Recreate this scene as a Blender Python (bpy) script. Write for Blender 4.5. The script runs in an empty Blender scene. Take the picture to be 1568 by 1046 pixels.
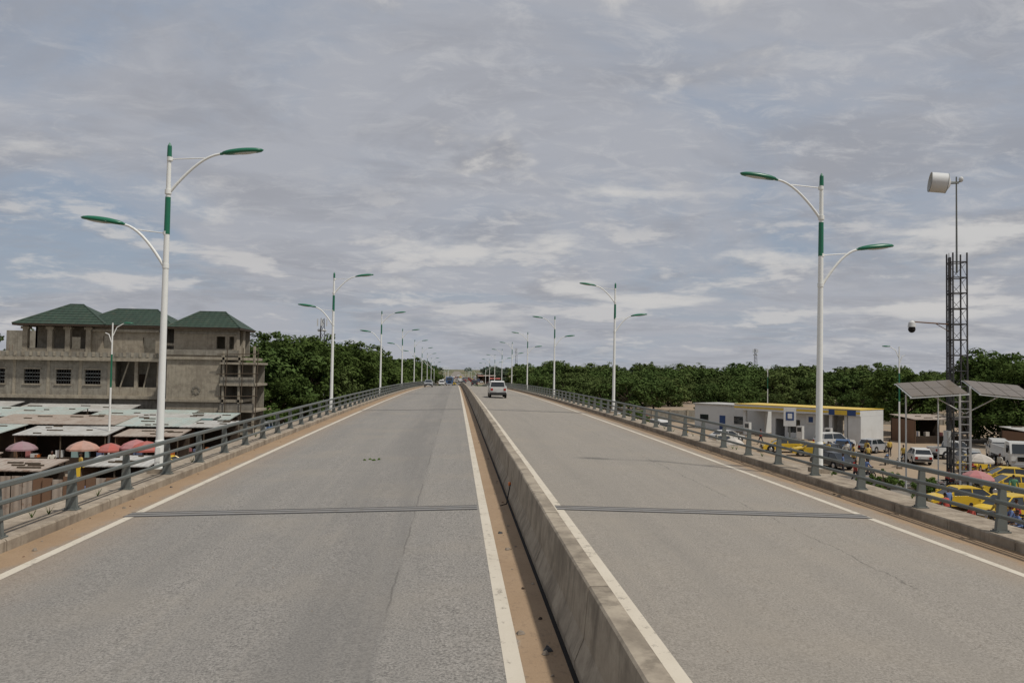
import bpy, math, random, bmesh
from mathutils import Vector, Matrix, Euler
random.seed(7)
R=random.random
def U(a,b): return a+(b-a)*random.random()
scene=bpy.context.scene
COL=scene.collection
CX=1.4; GZ=-5.5
# ------------------------------------------------------------------ materials
def newmat(name):
    m=bpy.data.materials.new(name); m.use_nodes=True
    nt=m.node_tree; nt.nodes.clear()
    return m,NT(nt)
class NT:
    def __init__(s,nt): s.nt=nt
    def n(s,t,**k):
        nd=s.nt.nodes.new(t)
        for a,b in k.items(): setattr(nd,a,b)
        return nd
    def l(s,a,b): s.nt.links.new(a,b)
    def put(s,sock,v):
        if hasattr(v,'is_output'): s.l(v,sock)
        elif isinstance(v,(tuple,list)):
            sock.default_value=tuple(v)+((1,) if len(v)==3 and len(sock.default_value)==4 else ())
        else: sock.default_value=v
    def math(s,op,a,b=0.0,c=None,clamp=False):
        nd=s.n('ShaderNodeMath',operation=op,use_clamp=clamp)
        s.put(nd.inputs[0],a); s.put(nd.inputs[1],b)
        if c is not None: s.put(nd.inputs[2],c)
        return nd.outputs[0]
    def ramp(s,v,a,b,lo=0.0,hi=1.0):
        nd=s.n('ShaderNodeMapRange',interpolation_type='SMOOTHSTEP')
        s.put(nd.inputs[0],v); s.put(nd.inputs[1],a); s.put(nd.inputs[2],b); s.put(nd.inputs[3],lo); s.put(nd.inputs[4],hi)
        return nd.outputs[0]
    def mix(s,f,a,b,mode='MIX'):
        nd=s.n('ShaderNodeMix',data_type='RGBA',blend_type=mode)
        s.put(nd.inputs[0],f); s.put(nd.inputs[6],a); s.put(nd.inputs[7],b)
        return nd.outputs[2]
    def noise(s,vec,scale,detail=4,rough=.55,dist=0.0):
        nd=s.n('ShaderNodeTexNoise'); s.put(nd.inputs['Scale'],scale); nd.inputs['Detail'].default_value=detail
        nd.inputs['Roughness'].default_value=rough; nd.inputs['Distortion'].default_value=dist
        if vec is not None: s.l(vec,nd.inputs['Vector'])
        return nd.outputs['Fac']
    def pos(s): return s.n('ShaderNodeNewGeometry').outputs['Position']
    def obj(s): return s.n('ShaderNodeTexCoord').outputs['Object']
    def sep(s,v):
        nd=s.n('ShaderNodeSeparateXYZ'); s.l(v,nd.inputs[0]); return nd.outputs
    def comb(s,x,y,z):
        nd=s.n('ShaderNodeCombineXYZ'); s.put(nd.inputs[0],x); s.put(nd.inputs[1],y); s.put(nd.inputs[2],z); return nd.outputs[0]
    def scale(s,v,sc):
        nd=s.n('ShaderNodeMapping'); s.l(v,nd.inputs[0]); nd.inputs['Scale'].default_value=sc; return nd.outputs[0]
    def bump(s,h,strength=.3,dist=.02):
        nd=s.n('ShaderNodeBump'); nd.inputs['Strength'].default_value=strength; nd.inputs['Distance'].default_value=dist
        s.l(h,nd.inputs['Height']); return nd.outputs[0]
    def out(s,col,rough=.8,metal=0.0,normal=None,spec=.3):
        p=s.n('ShaderNodeBsdfPrincipled'); s.put(p.inputs['Base Color'],col); s.put(p.inputs['Roughness'],rough)
        p.inputs['Metallic'].default_value=metal; p.inputs['Specular IOR Level'].default_value=spec
        if normal is not None: s.l(normal,p.inputs['Normal'])
        o=s.n('ShaderNodeOutputMaterial'); s.l(p.outputs[0],o.inputs[0]); return p
MATS={}
def simple(name,col,rough=.6,metal=0.0,dirt=.25,dscale=1.5,spec=.3,dirtcol=(.16,.12,.08)):
    if name in MATS: return MATS[name]
    m,t=newmat(name)
    p=t.obj(); f=t.noise(p,dscale,6,.65)
    f=t.ramp(f,.45,.75,0,dirt)
    c=t.mix(f,col,dirtcol)
    g=t.noise(p,dscale*9,3,.6)
    c=t.mix(t.math('MULTIPLY',g,.3),c,tuple(x*.7 for x in col))
    t.out(c,rough,metal,spec=spec); MATS[name]=m; return m

def sandcol(t,p):
    a=t.noise(p,.9,6,.6); b=t.noise(p,14,4,.7)
    c=t.mix(a,(.25,.165,.095),(.37,.265,.17)); 
    return t.mix(t.ramp(b,.5,.75,0,.6),c,(.17,.12,.08))

def m_asphalt():
    m,t=newmat('worn_asphalt'); p=t.pos(); x,y,z=t.sep(p)
    d=t.math('ABSOLUTE',t.math('SUBTRACT',x,CX))
    agg=t.noise(p,34,3,.85); agg2=t.noise(p,11,6,.8); med=t.noise(p,4.5,7,.8)
    big=t.noise(p,.35,5,.55); tr=t.noise(t.scale(p,(1.1,.035,1)),1.3,4,.6)
    tr2=t.noise(t.scale(p,(4,.10,1)),1.0,4,.6)
    c=t.mix(t.ramp(agg,.40,.60),(.115,.109,.10),(.335,.315,.287))
    c=t.mix(t.ramp(agg2,.42,.62,0,.5),c,(.265,.247,.222))
    c=t.mix(t.ramp(med,.50,.68,0,.35),c,(.135,.127,.117))
    c=t.mix(t.ramp(tr,.35,.7,0,.35),c,(.185,.177,.163))
    c=t.mix(t.ramp(tr2,.5,.75,0,.3),c,(.29,.265,.228))
    c=t.mix(t.ramp(big,.45,.75,0,.35),c,(.30,.265,.215))
    c=t.mix(t.ramp(x,1.4,1.8,0,.28),c,(.32,.275,.215))
    band=t.math('MULTIPLY',t.ramp(x,-3.0,-1.5),t.ramp(x,-.85,-.7,1,0))
    band=t.math('MULTIPLY',band,t.ramp(t.noise(t.scale(p,(1,.10,1)),.9,4,.6),.32,.6,.1,.42))
    c=t.mix(band,c,(.135,.13,.123))
    b2=t.math('MULTIPLY',t.ramp(t.math('ABSOLUTE',t.math('ADD',x,4.9)),.1,.9,1,0),t.ramp(t.noise(t.scale(p,(1,.08,1)),.8,4,.6),.4,.65,0,.25))
    c=t.mix(b2,c,(.15,.145,.135))
    b3=t.math('MULTIPLY',t.ramp(t.math('ABSOLUTE',t.math('SUBTRACT',x,3.6)),.1,.9,1,0),t.ramp(t.noise(t.scale(p,(1,.08,1)),.7,4,.6),.4,.65,0,.25))
    c=t.mix(b3,c,(.17,.16,.145))
    lo=t.noise(p,3.3,6,.8); lo2=t.noise(p,.45,3,.5)
    c=t.mix(t.math('MULTIPLY',t.ramp(lo,.675,.71,0,.6),t.ramp(lo2,.45,.6)),c,(.08,.074,.067))
    wob=t.math('MULTIPLY',t.math('SUBTRACT',t.noise(p,1.2,5,.7),.5),.22)
    for sx,w,amt,wm in ((-.8,.011,.42,.5),(6.75,.010,.5,2.4),(4.7,.006,.18,2.6)):
        dd=t.math('ABSOLUTE',t.math('ADD',t.math('SUBTRACT',x,sx),t.math('MULTIPLY',wob,wm)))
        s_=t.math('MULTIPLY',t.ramp(dd,w*.6,w*1.9,amt,0),t.ramp(t.noise(t.scale(p,(1,.4,1)),.9,4),.40,.54))
        c=t.mix(s_,c,(.06,.056,.05))
    nz=t.noise(p,1.3,7,.65)
    e=t.math('ADD',d,t.math('MULTIPLY',t.math('SUBTRACT',nz,.5),.9))
    so=t.ramp(e,8.02,8.35)
    e2=t.math('ADD',d,t.math('MULTIPLY',t.math('SUBTRACT',nz,.5),.35))
    si=t.ramp(e2,.68,.76,1,0)
    dust=t.ramp(e,6.6,8.3,0,.35)
    sc=sandcol(t,p)
    c=t.mix(dust,c,sc); c=t.mix(t.math('MULTIPLY',t.math('MAXIMUM',so,si),.93),c,sc)
    h=t.math('ADD',agg,t.math('MULTIPLY',agg2,.8))
    t.out(c,.9,0,t.bump(h,.7,.009),spec=.25); return m
def m_paint():
    m,t=newmat('road_paint'); p=t.pos()
    a=t.noise(p,7,8,.75); b=t.noise(p,1.1,4,.6); g=t.noise(p,50,2,.7)
    c=t.mix(b,(.66,.61,.52),(.48,.43,.345))
    c=t.mix(t.math('MULTIPLY',g,.35),c,(.36,.31,.24))
    c=t.mix(t.ramp(t.math('ADD',a,t.math('MULTIPLY',b,.25)),.69,.77,0,.85),c,(.26,.23,.19))
    t.out(c,.75); return m
def m_concrete(name,c0,c1,stain=(.07,.062,.052),amt=.8,streak=True,vs=5):
    m,t=newmat(name); p=t.pos(); x,y,z=t.sep(p)
    a=t.noise(p,2.2,7,.65); b=t.noise(p,25,3,.6)
    c=t.mix(t.ramp(a,.3,.7),c0,c1)
    c=t.mix(t.ramp(b,.5,.8,0,.35),c,stain)
    if streak:
        s=t.noise(t.scale(p,(vs,vs,.35)),1,5,.7)
        c=t.mix(t.ramp(s,.48,.68,0,amt),c,stain)
    s2=t.noise(p,.55,5,.7); c=t.mix(t.ramp(s2,.48,.62,0,amt*.7),c,stain)
    t.out(c,.9,0,t.bump(b,.3,.01),spec=.2); return m
def m_sand():
    m,t=newmat('sandy_ground'); p=t.pos(); x,y,z=t.sep(p)
    c=sandcol(t,p); c=t.mix(.5,c,(.31,.26,.2))
    a=t.noise(p,.06,6,.6); c=t.mix(t.ramp(a,.45,.65,0,.6),c,(.22,.195,.16))
    far=t.ramp(y,180,420); g=t.ramp(t.noise(p,.012,6,.6),.38,.55)
    c=t.mix(t.math('MULTIPLY',far,g),c,(.07,.09,.045))
    t.out(c,.95,spec=.1); return m
def m_leaf(name,c0,c1,c2,trans=.2):
    m,t=newmat(name); p=t.pos(); oi=t.n('ShaderNodeObjectInfo')
    a=t.noise(p,.7,3,.6); b=t.noise(p,5,2,.6)
    c=t.mix(t.ramp(a,.35,.65),c0,c1); c=t.mix(t.ramp(b,.45,.75,0,.7),c,c2)
    c=t.mix(t.math('MULTIPLY',oi.outputs['Random'],.5),c,(c0[0]*.8,c0[1]*.85,c0[2]*.9))
    pr=t.n('ShaderNodeBsdfDiffuse'); t.l(c,pr.inputs[0])
    o=t.n('ShaderNodeOutputMaterial')
    if trans>0:
        tr=t.n('ShaderNodeBsdfTranslucent'); t.l(c,tr.inputs[0])
        mx=t.n('ShaderNodeMixShader'); mx.inputs[0].default_value=trans; t.l(pr.outputs[0],mx.inputs[1]); t.l(tr.outputs[0],mx.inputs[2]); t.l(mx.outputs[0],o.inputs[0])
    else: t.l(pr.outputs[0],o.inputs[0])
    return m
def m_corr(name,c0,c1,rust=.5,axis=0,freq=18,pv=.2):
    m,t=newmat(name); p=t.obj(); s=t.sep(p)
    w=t.math('SINE',t.math('MULTIPLY',s[axis],freq))
    a=t.noise(p,.7,6,.7); c=t.mix(t.ramp(a,.35,.65),c0,c1)
    r=t.noise(t.scale(p,(1,1,1)),1.7,6,.75); c=t.mix(t.ramp(r,.5,.65,0,rust),c,(.17,.09,.055))
    pan=t.n('ShaderNodeTexWhiteNoise',noise_dimensions='1D'); t.l(t.math('FLOOR',t.math('MULTIPLY',s[axis],1.1)),pan.inputs['W'])
    c=t.mix(t.math('MULTIPLY',pan.outputs[0],pv),c,tuple(k*.6 for k in c0))
    t.out(c,.6,.05,t.bump(w,.5,.03),spec=.3); return m

M={}
M['asphalt']=m_asphalt(); M['paint']=m_paint()
M['kerb']=m_concrete('kerb_concrete',(.37,.315,.245),(.26,.215,.165),(.15,.12,.09),.55)
M['barrier']=m_concrete('barrier_concrete',(.37,.32,.25),(.27,.23,.18),(.13,.11,.085),.6,True,3)
M['wallc']=m_concrete('retaining_concrete',(.3,.27,.23),(.22,.2,.17))
M['sand']=m_sand()
M['gravel_road']=simple('dusty_asphalt',(.2,.18,.155),.95,0,.5,.25,dirtcol=(.3,.24,.17))
M['rail']=simple('galvanised_weathered_steel',(.16,.175,.165),.55,.3,.45,3)
M['white']=simple('white_pole_paint',(.76,.77,.74),.45,0,.12,1.2,dirtcol=(.4,.35,.28))
M['green']=simple('green_enamel',(.01,.14,.075),.35,0,.1,2,spec=.5)
M['lens']=simple('lamp_lens',(.55,.58,.55),.3)
M['steeldark']=simple('dark_steel',(.06,.06,.062),.6,.3,.2)
M['joint']=simple('joint_rubber',(.055,.055,.057),.7,0,.3,4)
M['jointsteel']=simple('joint_steel',(.26,.25,.235),.6,.1,.5,4)
M['black']=simple('black_gap',(.012,.011,.01),.9,0,.1)
M['tyre']=simple('tyre_rubber',(.02,.02,.02),.85,0,.3)
M['glass']=simple('vehicle_glass',(.02,.025,.03),.08,0,.05,spec=.8)
M['chrome']=simple('bright_metal',(.5,.5,.5),.3,.8,.1)
M['red']=simple('red_lens',(.35,.02,.015),.3,0,.05)
M['plaster']=m_concrete('raw_cement_plaster',(.36,.32,.25),(.28,.245,.19),(.16,.135,.105),.5)
M['plaster2']=m_concrete('grey_cement_plaster',(.29,.27,.225),(.22,.20,.165),(.12,.105,.085),.5)
M['roofgreen']=m_corr('green_metal_roof',(.04,.068,.048),(.032,.054,.04),.12,0,10)
M['zinc']=m_corr('zinc_sheet',(.48,.475,.45),(.36,.35,.32),.3,0,18,.2)
M['zincb']=m_corr('aqua_zinc_sheet',(.37,.44,.41),(.40,.41,.37),.25,0,18,.2)
M['zincr']=m_corr('rusty_sheet',(.33,.27,.22),(.37,.32,.27),.6)
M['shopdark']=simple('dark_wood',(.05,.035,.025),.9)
M['brown']=simple('rust_brown_panel',(.18,.105,.065),.85,0,.4)
M['bluewall']=simple('faded_blue_wall',(.26,.38,.37),.8)
M['stwhite']=simple('station_white',(.60,.61,.60),.6,0,.2,.5)
M['yellow']=simple('yellow_paint',(.68,.47,.05),.4,0,.2,spec=.4)
M['blue']=simple('blue_paint',(.03,.07,.2),.4)
M['solar']=simple('solar_cells',(.16,.135,.11),.35,0,.3)
M['bark']=simple('bark',(.085,.065,.045),.95)
M['leaf']=m_leaf('foliage',(.052,.082,.022),(.095,.135,.038),(.14,.18,.058))
M['leafb']=m_leaf('foliage_olive',(.062,.086,.028),(.105,.14,.046),(.155,.185,.066),0)
M['leafc']=m_leaf('foliage_mid',(.05,.08,.024),(.09,.13,.040),(.13,.17,.055),0)
M['leaf2']=m_leaf('foliage_light',(.075,.12,.03),(.115,.17,.048),(.16,.21,.065))
M['leafhaze']=m_leaf('foliage_distant_hazed',(.075,.098,.068),(.098,.124,.08),(.125,.148,.094),0)  # greyer, bluer greens: aerial haze put into the leaf colour of far trees
M['skin']=simple('dark_skin',(.10,.05,.03),.6,0,.1)
M['hair']=simple('black_hair',(.01,.009,.008),.8,0,0)
M['stone']=simple('rubble',(.24,.2,.16),.95)
M['orange']=simple('orange_plastic',(.55,.16,.04),.5)
for i,c in enumerate([(.42,.17,.17),(.40,.11,.09),(.46,.27,.21),(.30,.19,.21),(.14,.17,.28),(.50,.46,.41)]):
    M['umb%d'%i]=simple('umbrella_cloth_%d'%i,c,.85,0,.4,2); M['umbl%d'%i]=simple('umbrella_cloth_pale_%d'%i,tuple(.78*k+.05 for k in c),.85,0,.4,2)
CARC={'white':(.62,.62,.60),'silver':(.34,.35,.36),'yellow':(.68,.46,.04),'blue':(.04,.10,.22),'red':(.3,.03,.02),'dark':(.04,.045,.05),'beige':(.4,.36,.28)}
for k,c in CARC.items(): M['car_'+k]=simple('car_paint_'+k,c,.28,.0,.18,1.5,spec=.55)
SH={'a':(.12,.18,.35),'b':(.45,.08,.06),'c':(.5,.48,.42),'d':(.1,.25,.14),'e':(.5,.35,.08)}
for k,c in SH.items(): M['shirt_'+k]=simple('cloth_'+k,c,.9)
M['trouser']=simple('dark_trousers',(.04,.04,.05),.9)
# ------------------------------------------------------------------ mesh builder
class MB:
    def __init__(s): s.v=[];s.f=[];s.m=[];s.mats=[];s.smooth=[]
    def mi(s,m):
        if m not in s.mats: s.mats.append(m)
        return s.mats.index(m)
    def add(s,vs,fs,mat,mtx=None,smooth=False):
        o=len(s.v); 
        for v in vs:
            v=Vector(v)
            if mtx is not None: v=mtx@v
            s.v.append(tuple(v))
        k=s.mi(mat)
        for f in fs: s.f.append(tuple(i+o for i in f)); s.m.append(k); s.smooth.append(smooth)
    def box(s,x0,x1,y0,y1,z0,z1,mat,mtx=None):
        vs=[(x0,y0,z0),(x1,y0,z0),(x1,y1,z0),(x0,y1,z0),(x0,y0,z1),(x1,y0,z1),(x1,y1,z1),(x0,y1,z1)]
        s.add(vs,[(0,3,2,1),(4,5,6,7),(0,1,5,4),(1,2,6,5),(2,3,7,6),(3,0,4,7)],mat,mtx)
    def cyl(s,p0,p1,r0,r1,mat,n=8,caps=True,mtx=None):
        p0=Vector(p0);p1=Vector(p1);d=(p1-p0)
        if d.length<1e-6: return
        q=d.normalized().to_track_quat('Z','Y'); vs=[]
        for p,r in((p0,r0),(p1,r1)):
            for i in range(n):
                a=2*math.pi*i/n; vs.append(p+q@Vector((math.cos(a)*r,math.sin(a)*r,0)))
        fs=[(i,(i+1)%n,n+(i+1)%n,n+i) for i in range(n)]
        s.add(vs,fs,mat,mtx,smooth=n>6)
        if caps: s.add(vs,[tuple(range(n))[::-1],tuple(range(n,2*n))],mat,mtx)
    def tube(s,pts,rs,mat,n=8,mtx=None):
        for i in range(len(pts)-1): s.cyl(pts[i],pts[i+1],rs[i],rs[i+1],mat,n,True,mtx)
    def ell(s,c,r,mat,nu=12,nv=8,mtx=None,cut=None):
        vs=[];fs=[]
        for j in range(nv+1):
            ph=-math.pi/2+math.pi*j/nv
            for i in range(nu):
                a=2*math.pi*i/nu; z=math.sin(ph)
                if cut is not None: z=max(z,cut)
                vs.append((c[0]+r[0]*math.cos(ph)*math.cos(a),c[1]+r[1]*math.cos(ph)*math.sin(a),c[2]+r[2]*z))
        for j in range(nv):
            for i in range(nu): fs.append((j*nu+i,j*nu+(i+1)%nu,(j+1)*nu+(i+1)%nu,(j+1)*nu+i))
        s.add(vs,fs,mat,mtx,True)
    def quad(s,a,b,c,d,mat,mtx=None): s.add([a,b,c,d],[(0,1,2,3)],mat,mtx)
    def mesh(s,name):
        me=bpy.data.meshes.new(name); me.from_pydata(s.v,[],s.f); 
        for m in s.mats: me.materials.append(m)
        me.polygons.foreach_set('material_index',s.m); me.polygons.foreach_set('use_smooth',s.smooth); me.update(); return me
def obj(name,me,loc=(0,0,0),rz=0,sc=1,parent=None,rot=None):
    o=bpy.data.objects.new(name,me); COL.objects.link(o); o.location=loc
    o.rotation_euler=rot if rot else (0,0,rz); o.scale=(sc,sc,sc) if not isinstance(sc,tuple) else sc
    if parent: o.parent=parent
    return o
def empty(name,loc=(0,0,0),rz=0,sc=1):
    return obj(name,None,loc,rz,sc)
# ------------------------------------------------------------------ bridge profile
K=6e-5
def zr(y):
    if y<300: z=-K*(y-50)**2
    else: z=-K*250**2-.03*(y-300)
    return max(z,GZ+.03)
def rz(x,y): return zr(y)-.025*abs(x-CX)
YS=[-40+2*i for i in range(0,60)]+[80+4*i for i in range(0,76)]
YEND=YS[-1]
def strip(xs,dz,mat,ys=YS,name=None,mb=None):
    mb=mb or MB(); vs=[];fs=[];n=len(xs)
    for y in ys:
        for x in xs: vs.append((x,y,rz(x,y)+dz))
    for j in range(len(ys)-1):
        for i in range(n-1): fs.append((j*n+i,j*n+i+1,(j+1)*n+i+1,(j+1)*n+i))
    mb.add(vs,fs,mat)
    if name: return obj(name,mb.mesh(name))
    return mb
def sweep(prof,ys,mat,mb,closed=True,caps=True,base=None):
    n=len(prof); vs=[];fs=[]
    for y in ys:
        for x,dz in prof:
            if dz=='g': z=GZ-.3
            else: z=rz(base,y)+dz
            vs.append((x,y,z))
    for j in range(len(ys)-1):
        for i in range(n if closed else n-1):
            k=(i+1)%n; fs.append((j*n+i,j*n+k,(j+1)*n+k,(j+1)*n+i))
    if caps and closed: fs+= [tuple(range(n)),tuple(range((len(ys)-1)*n,len(ys)*n))[::-1]]
    mb.add(vs,fs,mat)
strip([CX-8.9,-4,-.8,CX,4.7,8,CX+8.9],0,M['asphalt'],name='bridge_road')
mb=MB()
for x0,x1 in ((CX-8.10,CX-7.92),(CX-.86,CX-.68),(CX+.74,CX+.94),(CX+7.60,CX+7.77)):
    strip([x0,x1],.004,M['paint'],mb=mb)
obj('road_marking',mb.mesh('road_marking'))
mb=MB()
for yj in (17.2,57.5,98,138,178):
    for xa,xb in ((CX-8.15,CX-.90),(CX+.80,CX+7.74)):
        for a,b,mt,dz in ((-.29,-.21,'joint',.009),(-.21,.15,'jointsteel',.007),(-.05,.01,'joint',.011),(.15,.22,'joint',.009)):
            n=4; vs=[];fs=[]
            for i in range(n+1):
                x=xa+(xb-xa)*i/n
                vs+=[(x,yj+a,rz(x,yj+a)+dz),(x,yj+b,rz(x,yj+b)+dz)]
            for i in range(n): fs.append((2*i,2*i+2,2*i+3,2*i+1))
            mb.add(vs,fs,M[mt])
obj('expansion_joint',mb.mesh('expansion_joint'))
for s,nm in ((-1,'kerb'),(1,'kerb')):
    mb=MB(); b=CX+s*8.85
    for j in range(len(YS)-1):
        ys=[YS[j]+.01,YS[j+1]-.01] if YS[j]<80 else [YS[j],YS[j+1]]
        e=U(-.008,.008)
        pr=[(CX+s*8.85+e,-.05),(CX+s*8.85+e,.17),(CX+s*8.88+e,.20),(CX+s*9.28,.20+e*.5),(CX+s*9.30,-.05)]
        sweep(pr,ys,M['kerb'],mb,base=b)
    sweep([(CX+s*9.27,-.05),(CX+s*9.27,.13),(CX+s*10.1,.11),(CX+s*10.1,-1.2),(CX+s*9.2,-1.2)],YS,M['kerb'],mb,base=b)
    obj(nm,mb.mesh(nm))
    mb=MB(); sweep([(CX+s*9.75,-1.15),(CX+s*9.75,'g')],YS,M['wallc'],mb,closed=False,base=b); obj('retaining_wall',mb.mesh('retaining_wall'))
mb=MB(); y=-40; BX=CX+.08
while y<330:
    ys=[y+.012,y+2,y+4-.012]
    pr=[(BX-.24,-.02),(BX-.24,.08),(BX-.15,.30),(BX-.11,.80),(BX-.09,.82),(BX+.09,.82),(BX+.11,.80),(BX+.15,.33),(BX+.28,.09),(BX+.28,-.02)]
    j=U(-.007,.007); k=U(-.006,.006); sweep([(a+j,b+(k if b>.5 else 0)) for a,b in pr],ys,M['barrier'],mb,base=CX); y+=4
obj('median_barrier',mb.mesh('median_barrier'))
strip([BX-.30,BX-.25],.004,M['black'],ys=YS[:120],name='drain_slot')
for s in (-1,1):
    mb=MB(); xb=CX+s*9.08; b=CX+s*8.85
    y=-38.9+(.6 if s>0 else 0)
    while y<YEND-60:
        z=rz(b,y)+.2
        o=s*1
        mb.box(xb-.14,xb+.14,y-.11,y+.11,z,z+.025,M['rail'])
        w=.04
        vs=[(xb-.11,y-w,z+.025),(xb+.11,y-w,z+.025),(xb+.06+o*.03,y-w,z+.90),(xb-.05+o*.03,y-w,z+.90)]
        vs+=[(a,y+w,c) for a,_,c in vs]
        mb.add(vs,[(0,1,2,3),(7,6,5,4),(0,4,5,1),(1,5,6,2),(2,6,7,3),(3,7,4,0)],M['rail'])
        if y<60:
            for dx in(-.1,.1):
                for dy in(-.08,.08): mb.cyl((xb+dx,y+dy,z+.025),(xb+dx,y+dy,z+.055),.016,.016,M['rail'],6)
        y+=2.65
    for h,hh,tt in ((.86,.085,.09),(.57,.065,.055),(.30,.065,.055)):
        xr=xb-s*.085
        sweep([(xr-tt/2,.2+h),(xr-tt/2+.015,.2+h-.015),(xr+tt/2-.015,.2+h-.015),(xr+tt/2,.2+h),(xr+tt/2,.2+h+hh-.02),(xr+tt/2-.02,.2+h+hh),(xr-tt/2+.02,.2+h+hh),(xr-tt/2,.2+h+hh-.02)],[q for q in YS if q<YEND-60],M['rail'],mb,base=b)
    obj('bridge_railing',mb.mesh('bridge_railing'))
# ------------------------------------------------------------------ street lamps
def lamp_mesh():
    mb=MB(); W=M['white'];G=M['green']
    mb.box(-.24,.24,-.24,.24,0,.16,M['kerb'])
    mb.cyl((0,0,.16),(0,0,.2),.2,.2,W,12); mb.cyl((0,0,.2),(0,0,.9),.125,.115,W,12); mb.cyl((0,0,.9),(0,0,.96),.13,.11,W,12)
    mb.box(-.06,.06,-.13,-.10,.35,.75,W)
    mb.cyl((0,0,.96),(0,0,6.7),.105,.075,W,14)
    mb.cyl((0,0,6.7),(0,0,7.75),.080,.074,G,14)
    mb.cyl((0,0,7.75),(0,0,8.9),.066,.056,W,12); mb.cyl((0,0,8.9),(0,0,9.2),.066,.06,G,12); mb.cyl((0,0,9.2),(0,0,9.3),.055,.01,G,12)
    for s,z0,rc in((1,7.9,1.48),(-1,5.8,1.22)):
        pts=[]
        for i in range(11):
            t=i/10
            pts.append((s*(.05+rc*t),0,z0+1.15*math.sin(t*math.pi/2)**.95))
        mb.tube(pts,[.043-.010*i/10 for i in range(11)],W,8)
        mb.cyl((s*.05,0,z0+.93),(s*rc*.65,0,z0+1.0),.016,.016,W,6)
        mb.cyl((0,0,z0-.06),(0,0,z0+.06),.092,.092,W,12)
        mb.cyl((s*.02,0,z0+.93-.05),(s*.02,0,z0+.93+.05),.08,.08,W,12)
        mt=Matrix.Translation((s*(rc+.52),0,z0+1.23))@Matrix.Rotation(-s*.12,4,'Y')
        mb.ell((0,0,0),(.60,.17,.10),G,16,8,mt,cut=-.45)
        mb.ell((s*.08,0,-.035),(.36,.12,.045),M['lens'],12,6,mt)
        mb.cyl((-s*.62,0,-.02),(-s*.35,0,0),.035,.055,G,8,True,mt)
    return mb.mesh('street_lamp')
LM=lamp_mesh()
for i,y in enumerate((22.9,53.5,87.5,122,157,192,228,264,300)):
    b=CX-9.6; obj('street_lamp',LM,(b,y,rz(CX-8.85,y)+.08),0,rot=(U(-.004,.004),U(-.004,.004),U(-.04,.04)))
for i,y in enumerate((23.9,56,90.5,125,160,195,231,267,303)):
    b=CX+9.78; obj('street_lamp',LM,(b,y,rz(CX+8.85,y)+.10),0,rot=(0,-.008 if i==0 else U(-.006,.002),math.pi+U(-.04,.04)))
for y in range(420,900,40):
    obj('street_lamp',LM,(CX+random.choice((-9,9)),y,GZ),random.choice((0,math.pi)))
# ------------------------------------------------------------------ ground
mb=MB(); N=6000
mb.quad((-N,-400,GZ),(N,-400,GZ),(N,8000,GZ),(-N,8000,GZ),M['sand']); obj('ground',mb.mesh('ground'))
mb=MB(); mb.quad((CX-8,YEND-3,GZ+.012),(CX+8,YEND-3,GZ+.012),(CX+8,2600,GZ+.012),(CX-8,2600,GZ+.012),M['gravel_road']); obj('far_road',mb.mesh('far_road'))
mb=MB()
mb.quad((14,-20,GZ+.008),(24,-20,GZ+.008),(26,200,GZ+.008),(17,200,GZ+.008),M['gravel_road'])
mb.quad((-21,-20,GZ+.008),(-12,-20,GZ+.008),(-12,300,GZ+.008),(-20,300,GZ+.008),M['gravel_road'])
mb.quad((25.5,55,GZ+.016),(90,40,GZ+.016),(90,50,GZ+.016),(25.5,66,GZ+.016),M['gravel_road'])
obj('service_road',mb.mesh('service_road'))
mb=MB()
for k in range(26):
    a=k/26*2*math.pi; a2=a+2*math.pi/26*.95
    vs=[(30+r*math.cos(q),53+r*.8*math.sin(q),GZ+zz) for q in(a,a2) for r in(5.7,6) for zz in(0,.2)]
    mb.add(vs,[(0,1,3,2),(4,6,7,5),(1,5,7,3),(0,4,5,1),(2,3,7,6)],M['kerb'])
obj('traffic_island_kerb',mb.mesh('traffic_island_kerb'))
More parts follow.
